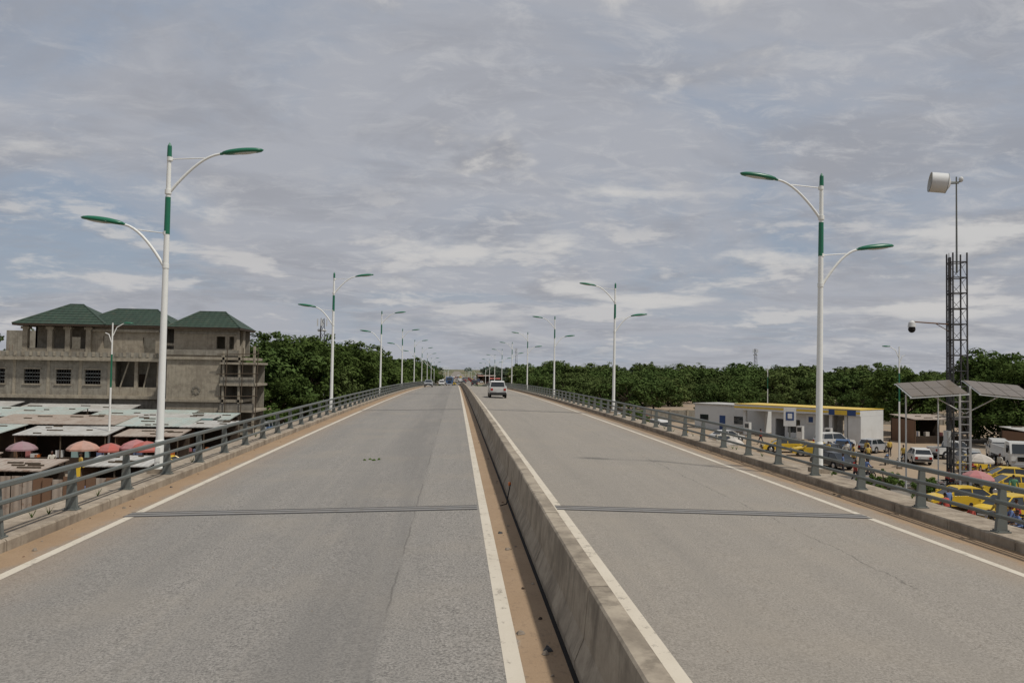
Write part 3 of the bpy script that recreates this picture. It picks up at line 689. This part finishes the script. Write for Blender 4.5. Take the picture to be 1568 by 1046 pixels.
def car(col,kind='sedan'):
    mb=MB(); C=M['car_'+col]
    if kind=='sedan':
        body=[(-2.15,.3),(-2.2,.75),(-2.1,.95),(-1.3,1.0),(.9,.95),(1.9,.8),(2.12,.62),(2.15,.3)]; gl=[(-1.75,.95),(-1.15,1.38),(.25,1.4),(1.05,.93)]; roof=[(-1.12,1.37),(-1.0,1.43),(.15,1.45),(.3,1.39)]; w=.85
    elif kind=='hatch':
        body=[(-1.85,.3),(-1.9,.8),(-1.8,1.0),(-1.3,1.0),(.9,.95),(1.6,.82),(1.85,.6),(1.9,.3)]; gl=[(-1.8,.97),(-1.5,1.42),(.2,1.45),(1.0,.93)]; roof=[(-1.55,1.41),(-1.4,1.48),(.1,1.5),(.25,1.44)]; w=.83
    elif kind=='suv':
        body=[(-2.2,.4),(-2.25,1.0),(-2.15,1.15),(-1.3,1.17),(.9,1.12),(2.0,1.02),(2.2,.8),(2.25,.4)]; gl=[(-2.1,1.12),(-1.95,1.72),(.3,1.76),(.95,1.1)]; roof=[(-1.98,1.7),(-1.8,1.8),(.2,1.82),(.35,1.74)]; w=.92
    elif kind=='pickup':
        body=[(-2.5,.5),(-2.55,1.05),(-.75,1.08),(.95,1.1),(2.2,1.02),(2.4,.8),(2.45,.45)]; gl=[(-.85,1.06),(-.7,1.68),(.5,1.72),(1.15,1.08)]; roof=[(-.75,1.66),(-.6,1.76),(.4,1.78),(.55,1.7)]; w=.9
    elif kind=='van':
        body=[(-2.3,.4),(-2.35,1.2),(1.75,1.2),(2.2,1.0),(2.3,.4)]; gl=[(-2.3,1.2),(-2.2,1.8),(1.25,1.8),(1.75,1.2)]; roof=[(-2.25,1.8),(-2.15,2.02),(1.0,2.02),(1.27,1.8)]; w=.88
    extr(mb,body,w,C,.08,.04)
    extr(mb,gl,w-.06,M['glass'],.05,.02,None,.14); extr(mb,roof,w-.17,C,.05,.04)
    g=gl
    for (a,b) in ((g[0],g[1]),(g[3],g[2])):
        for s in(-1,1): mb.cyl((a[0],s*(w-.08),a[1]),(b[0],s*(w-.215),b[1]),.045,.04,C,5)
    xm=(g[1][0]+g[2][0])/2
    for s in(-1,1): mb.cyl((xm,s*(w-.055),g[0][1]),(xm,s*(w-.195),g[1][1]),.04,.04,C,5)
    if kind=='pickup':
        mb.box(-2.45,-.95,-w+.1,w-.1,1.085,1.09,M['black'])
        for s in(-1,1): mb.box(-2.5,-.9,s*(w-.04)-.04,s*(w-.04)+.04,1.06,1.18,C)
        mb.box(-2.54,-2.46,-w+.08,w-.08,.9,1.18,C)
        mb.box(-2.62,-2.55,-w+.05,w-.05,.42,.62,M['steeldark']); mb.box(-2.5,2.2,-w+.2,w-.2,.3,.5,M['black'])
    xf=body[-1][0]; xr=body[0][0]; zt=body[1][1]
    r=.33 if kind in('sedan','hatch') else .38
    wheels(mb,(xr+.85,xf-.85),w,r)
    for s in(-1,1):
        for xw in(xr+.85,xf-.85): mb.cyl((xw,s*(w-.012),r+.03),(xw,s*(w+.003),r+.03),r+.07,r+.07,M['black'],16)
        mb.box(xr-.06,xr+.02,s*(w-.22)-.12,s*(w-.22)+.12,zt-.25,zt-.02,M['red'])
        mb.box(xf-.12,xf+.0,s*(w-.24)-.15,s*(w-.24)+.15,.62,.78,M['chrome'])
        mb.box(g[3][0]-.25,g[3][0]-.1,s*(w+.08)-.08,s*(w+.08)+.08,g[0][1]+.03,g[0][1]+.17,C)
    mb.box(xr-.09,xr+.05,-w+.06,w-.06,.38,.56,M['steeldark'] if kind!='sedan' else C); mb.box(xf-.05,xf+.05,-w+.06,w-.06,.36,.55,M['steeldark'])
    mb.box(xr-.11,xr-.092,-.24,.24,.6,.71,M['stwhite']); mb.box(xf+.052,xf+.06,-.25,.25,.4,.5,M['stwhite'])
    mb.box(xf-.02,xf+.02,-.4,.4,.6,.74,M['black'])
    return mb.mesh('car_%s_%s'%(kind,col))
CM={}
def put(name,kind,col,x,y,a,z=None):
    k=(kind,col)
    if k not in CM: CM[k]=car(col,kind)
    return obj(name,CM[k],(x,y,GZ+.01 if z is None else z),math.radians(a))
def truck(col):
    mb=MB(); C=M['car_'+col]
    extr(mb,[(1.6,.7),(1.6,2.5),(1.8,2.65),(2.9,2.6),(3.3,1.6),(3.35,.6)],1.05,C,.08,.02)
    mb.quad((3.34,-.9,1.62),(3.34,.9,1.62),(2.98,.85,2.45),(2.98,-.85,2.45),M['glass'])
    for s in(-1,1):
        mb.box(2.0,2.9,s*1.055-.01,s*1.055+.01,1.6,2.3,M['glass']); mb.box(3.3,3.4,s*.8-.15,s*.8+.15,.8,1.0,M['chrome'])
        mb.box(3.0,3.1,s*1.25-.08,s*1.25+.08,1.7,2.1,M['black'])
    mb.box(3.3,3.38,-.5,.5,.95,1.35,M['black']); mb.box(3.32,3.45,-1,1,.45,.7,M['car_silver'])
    mb.box(-3.2,1.4,-1.1,1.1,1.0,1.15,M['steeldark'])
    for s in(-1,1): mb.box(-3.2,1.4,s*1.08-.04,s*1.08+.04,1.15,2.0,C)
    mb.box(1.32,1.4,-1.04,1.04,1.15,2.5,C); mb.box(-3.2,-3.12,-1.04,1.04,1.15,2.0,C)
    mb.box(-3,3,-.4,.4,.65,1.0,M['steeldark']); wheels(mb,(-2.2,2.4),1.05,.48)
    return mb.mesh('truck_'+col)
TK={'white':truck('white'),'blue':truck('blue')}
put('pickup_truck','pickup','white',4.45,86,90,rz(4.4,86)+.01)
put('white_car','hatch','silver',-5.6,165,-90,rz(-5.6,165)+.01)
obj('cargo_truck',TK['blue'],(-1.9,240,rz(-2,240)),-math.pi/2)
put('white_van','van','white',-4.6,262,-90,rz(-5,262)); put('dark_car','suv','dark',5.5,236,90,rz(5.5,236)); 
for k in range(70):
    y=U(400,760); x=CX+U(-26,26)
    c=random.choice(['white','yellow','silver','blue','beige','red','dark','white']); kd=random.choice(['sedan','van','suv','van','pickup'])
    if R()<.15: obj('cargo_truck',TK[random.choice(['white','blue'])],(x,y,GZ+.02),U(0,6))
    else: put('distant_car',kd,c,x,y,random.choice((90,-90,80,-80,0,170)),GZ+.02)
for k in range(44):
    y=U(430,800); s=random.choice((-1,1)); shed(CX+s*U(14,45)*(y/500),y,U(5,9),U(4,6),U(2.8,5.5),random.choice([M['zinc'],M['zincr'],M['zincb'],M['umb2'],M['umb1']]),.5,U(-.3,.3))
for (kd,c,x,y,a) in [('sedan','white',33,95,20),('sedan','yellow',35.0,83.5,170),('sedan','yellow',36.6,79.5,165),('hatch','silver',45.5,84,30),('suv','white',43,88,10),
  ('pickup','white',51,78.5,5),('van','white',56,79,60),('sedan','yellow',42.4,59,160),('sedan','yellow',46.5,60.5,150),('sedan','yellow',31.8,48.5,175),('hatch','yellow',32.2,44.8,200),('sedan','dark',34,70,100),
  ('sedan','yellow',53,70,100),('sedan','silver',57,68,80),('sedan','beige',30,88,80),('van','white',27,105,95),('sedan','white',29,112,90),('suv','silver',26,125,90),('sedan','red',30,128,100),('sedan','dark',38,78,30),
  ('hatch','yellow',46,55,100),('sedan','yellow',49.5,57,130),('hatch','white',44.5,74,70),('sedan','silver',48,72,85),('sedan','yellow',46,68,40),('suv','dark',59,73,95),('hatch','blue',41.5,83,60),('sedan','yellow',39.5,54.5,170),
  ('sedan','yellow',-25.0,60,15),('sedan','yellow',-21.5,62,0),('sedan','white',-27,122,80),('van','blue',-24,112,85),('suv','silver',-22.5,98,88),('sedan','white',-23,104,90),('sedan','dark',-24,88,92),('sedan','blue',-20.5,93,85),('pickup','white',-19.5,120,95),('hatch','red',-18,80,85),('suv','white',-18.5,72,90),('sedan','yellow',-17,56,90),('sedan','silver',52,63,170),('sedan','yellow',58,60,190)]:
    put('taxi' if c=='yellow' else 'parked_'+('van' if kd=='van' else 'pickup' if kd=='pickup' else 'car'),kd,c,x,y,a+U(-4,4))
obj('cargo_truck',TK['white'],(51.5,70.5,GZ),math.radians(-112)); obj('cargo_truck',TK['white'],(55.5,72.5,GZ),math.radians(-118)); obj('cargo_truck',TK['white'],(62,76,GZ),math.radians(-100))
# ------------------------------------------------------------------ people
def skinned(joints,edges,radii,name):
    me=bpy.data.meshes.new('tmp'); me.from_pydata(joints,edges,[]); o=bpy.data.objects.new('tmp',me); COL.objects.link(o)
    sm=o.modifiers.new('s','SKIN'); 
    for i,r in enumerate(radii): me.skin_vertices[0].data[i].radius=(r,r)
    me.skin_vertices[0].data[0].use_root=True
    ss=o.modifiers.new('d','SUBSURF'); ss.levels=1; ss.render_levels=1
    dg=bpy.context.evaluated_depsgraph_get(); m2=bpy.data.meshes.new_from_object(o.evaluated_get(dg)); m2.name=name
    bpy.data.objects.remove(o); return m2
def person(name,shirt,pose):
    if pose=='stand':
        J=[(0,0,.95),(0,0,1.15),(0,0,1.38),(0,0,1.5),(0,.01,1.56),(-.19,0,1.40),(-.25,.02,1.12),(-.27,-.08,.86),(.19,0,1.40),(.25,.02,1.12),(.27,-.06,.86),(-.10,0,.88),(-.11,-.02,.48),(-.12,.03,.08),(-.13,-.14,.04),(.10,0,.88),(.12,.04,.48),(.13,.12,.08),(.14,-.04,.04),(-.27,-.1,.78),(.27,-.08,.78)]
    elif pose=='walk':
        J=[(0,0,.93),(0,0,1.15),(0,-.02,1.38),(0,-.03,1.5),(0,-.03,1.56),(-.19,0,1.40),(-.25,-.12,1.15),(-.26,-.3,.98),(.19,0,1.40),(.25,.14,1.15),(.26,.2,.9),(-.10,0,.88),(-.11,.12,.48),(-.12,.38,.12),(-.13,.28,.04),(.10,0,.88),(.12,-.18,.48),(.13,-.28,.08),(.14,-.44,.05),(-.26,-.37,.93),(.26,.2,.82)]
    else:
        J=[(0,0,.0),(0,-.02,.2),(0,-.08,.43),(0,-.1,.55),(0,-.11,.6),(-.19,-.08,.45),(-.27,-.2,.2),(-.28,-.48,.14),(.19,-.08,.45),(.27,-.2,.2),(.28,-.48,.14),(-.12,0,-.02),(-.18,-.42,-.06),(-.17,-.25,-.48),(-.17,-.4,-.52),(.12,0,-.02),(.18,-.42,-.06),(.17,-.25,-.48),(.17,-.4,-.52),(-.28,-.55,.13),(.28,-.55,.13)]
    E=[(0,1),(1,2),(2,3),(3,4),(2,5),(5,6),(6,7),(2,8),(8,9),(9,10),(0,11),(11,12),(12,13),(13,14),(0,15),(15,16),(16,17),(17,18),(7,19),(10,20)]
    Rd=[.14,.13,.15,.06,.055,.075,.05,.035,.075,.05,.035,.095,.06,.045,.035,.095,.06,.045,.035,.03,.03]
    me=skinned(J,E,Rd,name)
    for m in(M['shirt_'+shirt],M['trouser'],M['skin'],M['hair']): me.materials.append(m)
    hip_z=J[0][2]
    for p in me.polygons:
        c=p.center
        lateral=abs(c.x)>.225
        dh=min((Vector(J[k])-c).length for k in(7,10,19,20))
        if dh<.17: p.material_index=2
        elif c.z>J[3][2]-.02: p.material_index=2
        elif c.z<hip_z+.02 and not lateral or (c.z<hip_z-.1): p.material_index=1
        else: p.material_index=0
        p.use_smooth=True
    mb=MB(); hc=Vector(J[4])+Vector((0,-.01,.10))
    mb.ell(hc,(.075,.095,.118),M['skin'],12,9); mb.ell(hc+Vector((0,.015,.03)),(.08,.098,.1),M['hair'],12,8,cut=-.1)
    mb.ell(hc+Vector((0,-.097,-.01)),(.015,.02,.025),M['skin'],6,5)
    for s in(-1,1):
        mb.ell(hc+Vector((s*.03,-.085,.01)),(.012,.008,.008),M['stwhite'],6,4); mb.ell(hc+Vector((s*.077,0,0)),(.012,.02,.03),M['skin'],6,4)
    mb.ell(hc+Vector((0,-.085,-.055)),(.025,.01,.008),M['red'],6,4)
    for k,s in((19,-1),(20,1)):
        h=Vector(J[k]); d=(h-Vector(J[7 if s<0 else 10])).normalized()
        for q,(o,l) in enumerate(((-.025,.06),(-.009,.075),(.008,.07),(.024,.055))):
            a=h+Vector((0,o,0)) if abs(d.z)>.5 else h+Vector((o,0,0)); mb.tube([a,a+d*l*.6,a+d*l+Vector((-s*.01,0,0))],[.009,.008,.006],M['skin'],5)
        mb.cyl(h,h+d*.03+Vector((0,-.035,0)),.01,.008,M['skin'],5)
    me2=mb.mesh('h')
    bm=bmesh.new(); bm.from_mesh(me); n0=len(bm.faces)
    bm.from_mesh(me2); bm.faces.ensure_lookup_table()
    names=[m.name for m in me.materials]; mp=[]
    for m in me2.materials:
        if m.name not in names: me.materials.append(m); names.append(m.name)
        mp.append(names.index(m.name))
    for f in bm.faces[n0:]: f.material_index=mp[f.material_index]
    bm.to_mesh(me); bm.free(); return me
PE=[person('person_%s_%s'%(s,p),s,p) for s,p in(('a','stand'),('b','walk'),('c','stand'),('d','walk'),('e','stand'),('c','walk'))]
RI=[person('rider_%s'%s,s,'ride') for s in('b','a','e')]
for (x,y) in [(37,77),(38.3,76),(39.2,77.5),(40,75),(37.8,73.5),(41.5,78),(43,74),(36,70),(33,66),(31,60),(29.5,46),(33.5,43),(35,46),(47,66),(49,64),(52,60),(44,55),(38,52),(-30,62),(-27,60),(-24,61.5),(-22,57),(-33,60),(-19,66),(-20,75),(-18.5,52),(-21,47),(58,65),(55,58),(45,80),(28,95),(36,92),(30,80)]:
    obj('person',random.choice(PE),(x,y,GZ),U(0,6.28),U(.94,1.06))
def moto(col):
    mb=MB(); C=M['car_'+col]
    for x in(-.62,.66):
        n=20
        for k in range(n):
            a=2*math.pi*k/n;b=2*math.pi*(k+1)/n
            mb.cyl((x+.26*math.cos(a),0,.3+.26*math.sin(a)),(x+.26*math.cos(b),0,.3+.26*math.sin(b)),.045,.045,M['tyre'],6)
        for k in range(6):
            a=k*math.pi/3; mb.cyl((x,0,.3),(x+.24*math.cos(a),0,.3+.24*math.sin(a)),.008,.008,M['chrome'],4)
        mb.cyl((x,-.06,.3),(x,.06,.3),.05,.05,M['chrome'],8)
    mb.ell((.18,0,.84),(.28,.13,.13),C,10,7); mb.ell((-.35,0,.82),(.42,.12,.06),M['black'],10,6)
    mb.box(-.15,.25,-.12,.12,.35,.62,M['steeldark']); mb.cyl((.1,-.12,.4),(-.75,-.15,.33),.04,.05,M['chrome'],8)
    for s in(-.06,.06): mb.cyl((.66,s,.3),(.42,s,.98),.025,.025,M['chrome'],6); mb.cyl((-.62,s*1.6,.3),(-.4,s*1.6,.75),.025,.025,M['chrome'],6)
    mb.tube([(.3,-.33,1.03),(.4,-.15,1.0),(.4,.15,1.0),(.3,.33,1.03)],[.018]*4,M['black'],6); mb.ell((.5,0,.9),(.08,.09,.09),M['chrome'],8,6)
    mb.tube([(.42,0,.8),(0,0,.6),(-.5,0,.72)],[.03,.03,.03],M['steeldark'],6); mb.box(-.95,-.55,-.07,.07,.66,.7,C); mb.box(.55,.85,-.06,.06,.59,.62,C)
    return mb.mesh('moto_'+col)
MO=[moto('red'),moto('blue'),moto('dark')]
for i,(x,y,a,rid) in enumerate([(30.8,42,170,1),(32,41.5,160,1),(29.5,41.8,175,1),(33,42.8,150,1),(31.4,40,180,1),(34.4,43.5,165,0),(28,44,100,1),(38.5,74.5,60,0),(39.4,73.8,65,1),(37,75,70,0),(33,62,20,1),(50,56,170,1),(43,64,170,1),(40.5,72.5,50,0),(-19,58,90,1),(-18,64,80,1),(-16,70,95,1),(-23,58,40,0),(22,60,90,1),(20,75,85,1),(41,71,40,0),(36,56,10,1),(29,40,160,1),(30.3,39.2,170,1),(34,40.8,160,1),(28.2,38.4,165,1),(29.6,37.5,150,0),(27.2,40.5,170,1),(35.5,45,140,1),(36.5,48,120,0),(37.5,49,125,0),(38.5,50,120,1)]):
    e=empty('motorcycle',(x,y,GZ),math.radians(a)); obj('frame',MO[i%3],(0,0,0),parent=e)
    if rid: obj('rider',RI[i%3],(-.15,0,.92),math.pi/2,parent=e)
# ------------------------------------------------------------------ litter, stones
mb=MB()
def chip(x,y,s,mat,zz=None):
    z=rz(x,y) if zz is None else zz
    a=U(0,3); vs=[]
    for k in range(5):
        q=a+k*1.256+U(-.3,.3); vs.append((x+s*U(.6,1)*math.cos(q),y+s*U(.6,1)*math.sin(q),z+.004))
    top=[(x+(v[0]-x)*.6,y+(v[1]-y)*.6,z+s*U(.3,.7)) for v in vs]
    mb.add(vs+top,[(0,1,6,5),(1,2,7,6),(2,3,8,7),(3,4,9,8),(4,0,5,9),(5,6,7,8,9)],mat)
for k in range(520):
    s=random.choice((-1,1)); y=5+90*R()**1.6
    r=R()
    if r<.5: x=CX+s*(8.84-abs(random.gauss(0,.25))-.02)
    elif r<.75: x=CX-.28-abs(random.gauss(0,.12))
    else: x=CX+s*U(1,8)
    chip(x,y,U(.006,.02) if r>=.75 else U(.008,.04),random.choice([M['stone'],M['stone'],M['kerb'],M['shopdark'],M['brown']]))
for x,y in((1.03,8.55),(.99,8.45),(.78,9.1),(.85,14.5),(.9,13.2),(-7.15,18),(-7.2,21),(9.9,20),(-7.0,14)): chip(x,y,U(.05,.075),random.choice([M['stone'],M['steeldark']]))
for x,y in((-2.9,26.2),(-2.75,26.4),(-2.6,26.1),(-2.45,26.3)): chip(x,y,.08,M['leaf2'])
obj('road_litter',mb.mesh('road_litter'))
mb=MB(); mb.ell((BX-.26,17.6,rz(CX,17.6)+.42),(.035,.06,.05),M['orange'],8,6); mb.tube([(BX-.24,17.6,rz(CX,17.6)+.42),(BX-.3,17.3,.2),(BX-.36,17.0,.02),(BX-.5,16.9,.0)],[.012]*4,M['black'],5)
obj('cable_marker',mb.mesh('cable_marker'))
mb=MB()
for k in range(60):
    s=random.choice((-1,1)); x=CX+s*U(9.4,9.95); y=U(8,90); z=rz(CX+s*8.85,y)+.12
    for q in range(14):
        a=U(0,6.28); h=U(.06,.22); dx=math.cos(a)*h*.5;dy=math.sin(a)*h*.5
        mb.add([(x-.008,y,z),(x+.008,y,z),(x+dx,y+dy,z+h)],[(0,1,2)],M['leaf2'])
obj('grass_tufts',mb.mesh('grass_tufts'))
# ------------------------------------------------------------------ sun + sky
sd=Vector((.42,-.30,.86)).normalized()
sl=bpy.data.lights.new('sun','SUN'); sl.energy=3.1; sl.angle=math.radians(3); sl.color=(1,.95,.87)
so=bpy.data.objects.new('sun',sl); COL.objects.link(so); so.rotation_euler=sd.to_track_quat('Z','Y').to_euler()
w=bpy.data.worlds.new('World'); scene.world=w; w.use_nodes=True; w.node_tree.nodes.clear(); t=NT(w.node_tree)
sky=t.n('ShaderNodeTexSky',sky_type='NISHITA'); sky.sun_disc=False; sky.sun_elevation=math.asin(sd.z); sky.sun_rotation=math.atan2(sd.x,sd.y); sky.dust_density=3.0; sky.air_density=1.2
g=t.n('ShaderNodeTexCoord').outputs['Generated']; x,y,z=t.sep(g)
zc=t.math('ADD',t.math('MAXIMUM',z,0),.16)
u=t.math('DIVIDE',x,zc); v=t.math('DIVIDE',y,zc); uv=t.comb(u,v,0)
veil=t.noise(t.scale(uv,(.6,.6,1)),1.0,8,.58,.8)
veil2=t.noise(t.scale(uv,(.7,.9,1)),1.7,9,.62,.6)
rip=t.noise(t.scale(uv,(1.5,2.2,1)),4.0,7,.68,.6)
patch=t.noise(t.scale(uv,(.4,.45,1)),1.1,3,.5)
az=t.math('ARCTAN2',x,y)
def spot(a,b,wa,wb,amt):
    dx=t.math('DIVIDE',t.math('SUBTRACT',az,a),wa); dz=t.math('DIVIDE',t.math('SUBTRACT',z,b),wb)
    d=t.math('SQRT',t.math('ADD',t.math('MULTIPLY',dx,dx),t.math('MULTIPLY',dz,dz)))
    return t.ramp(d,0,1,amt,0)
base=t.mix(.75,sky.outputs[0],(2.35,3.15,4.35))
hz=t.ramp(z,0.0,.16,1,0)
base=t.mix(t.math('MULTIPLY',hz,.6),base,(3.9,4.4,5.0))
blue=spot(-.50,.13,.26,.10,.16)
vv=t.math('SUBTRACT',veil,blue)
c=t.mix(t.ramp(vv,.34,.54,.30,.97),base,(3.95,4.08,4.48))
c=t.mix(t.ramp(veil2,.44,.66,0,.72),c,(3.1,3.2,3.55))
c=t.mix(t.math('MULTIPLY',t.ramp(rip,.46,.72),t.ramp(patch,.36,.58,.15,.75)),c,(5.0,5.05,5.25))
S1=None
for q in ((.0,.255,.17,.07,.20),(-.42,.225,.22,.055,.12),(.60,.155,.17,.075,.24),(.36,.125,.12,.035,.14),(.52,.085,.25,.035,.12),(.26,.15,.05,.02,.12),(-.1,.45,.4,.09,.12),(.5,.33,.3,.09,.10),(-.55,.33,.25,.06,.10),(.1,.10,.12,.02,.1)):
    s_=spot(*q); S1=s_ if S1 is None else t.math('ADD',S1,s_)
def cum(sc,off,lo,hi,extra=None):
    el=t.math('DIVIDE',z,t.math('ADD',t.math('MULTIPLY',z,.9),.45))
    def dens(dz):
        p=t.comb(az,t.math('MULTIPLY',t.math('ADD',el,dz),2.6),off)
        return t.noise(p,sc,10,.58,.2)
    n1=dens(0.0); n2=dens(.035)
    if extra is not None:
        n1b=t.math('ADD',n1,extra)
    else: n1b=n1
    lit=t.ramp(t.math('SUBTRACT',n1,n2),-.07,.09)
    return t.ramp(n1b,lo,hi),lit
m1,l1=cum(4.2,3.7,.57,.70,S1); m2,l2=cum(9.0,11.2,.53,.64)
f1=t.math('MULTIPLY',m1,t.ramp(z,.03,.08,.3,.9))
c=t.mix(f1,c,t.mix(l1,(3.0,3.1,3.45),(5.9,5.8,5.7)))
f2=t.math('MULTIPLY',m2,t.math('MULTIPLY',t.ramp(z,.01,.04,0,.75),t.ramp(z,.14,.26,1,0)))
c=t.mix(f2,c,t.mix(l2,(3.1,3.25,3.65),(5.7,5.6,5.55)))
c=t.mix(t.ramp(z,.30,.65,0,.25),c,(3.1,3.2,3.5))
bg=t.n('ShaderNodeBackground'); t.l(c,bg.inputs[0]); bg.inputs[1].default_value=.10
o=t.n('ShaderNodeOutputWorld'); t.l(bg.outputs[0],o.inputs[0])
# ------------------------------------------------------------------ camera
cd=bpy.data.cameras.new('camera'); cam=bpy.data.objects.new('camera',cd); COL.objects.link(cam)
cd.lens=28; cd.sensor_width=36; cd.clip_end=12000; cd.clip_start=.1
cam.location=(0,0,2.87); cam.rotation_mode='QUATERNION'
cam.rotation_quaternion=Euler((math.radians(90+2.02),0,math.radians(-3.98))).to_quaternion()@Euler((0,0,math.radians(.9))).to_quaternion()
scene.camera=cam
scene.view_settings.view_transform='Standard'; scene.view_settings.look='None'; scene.view_settings.exposure=0
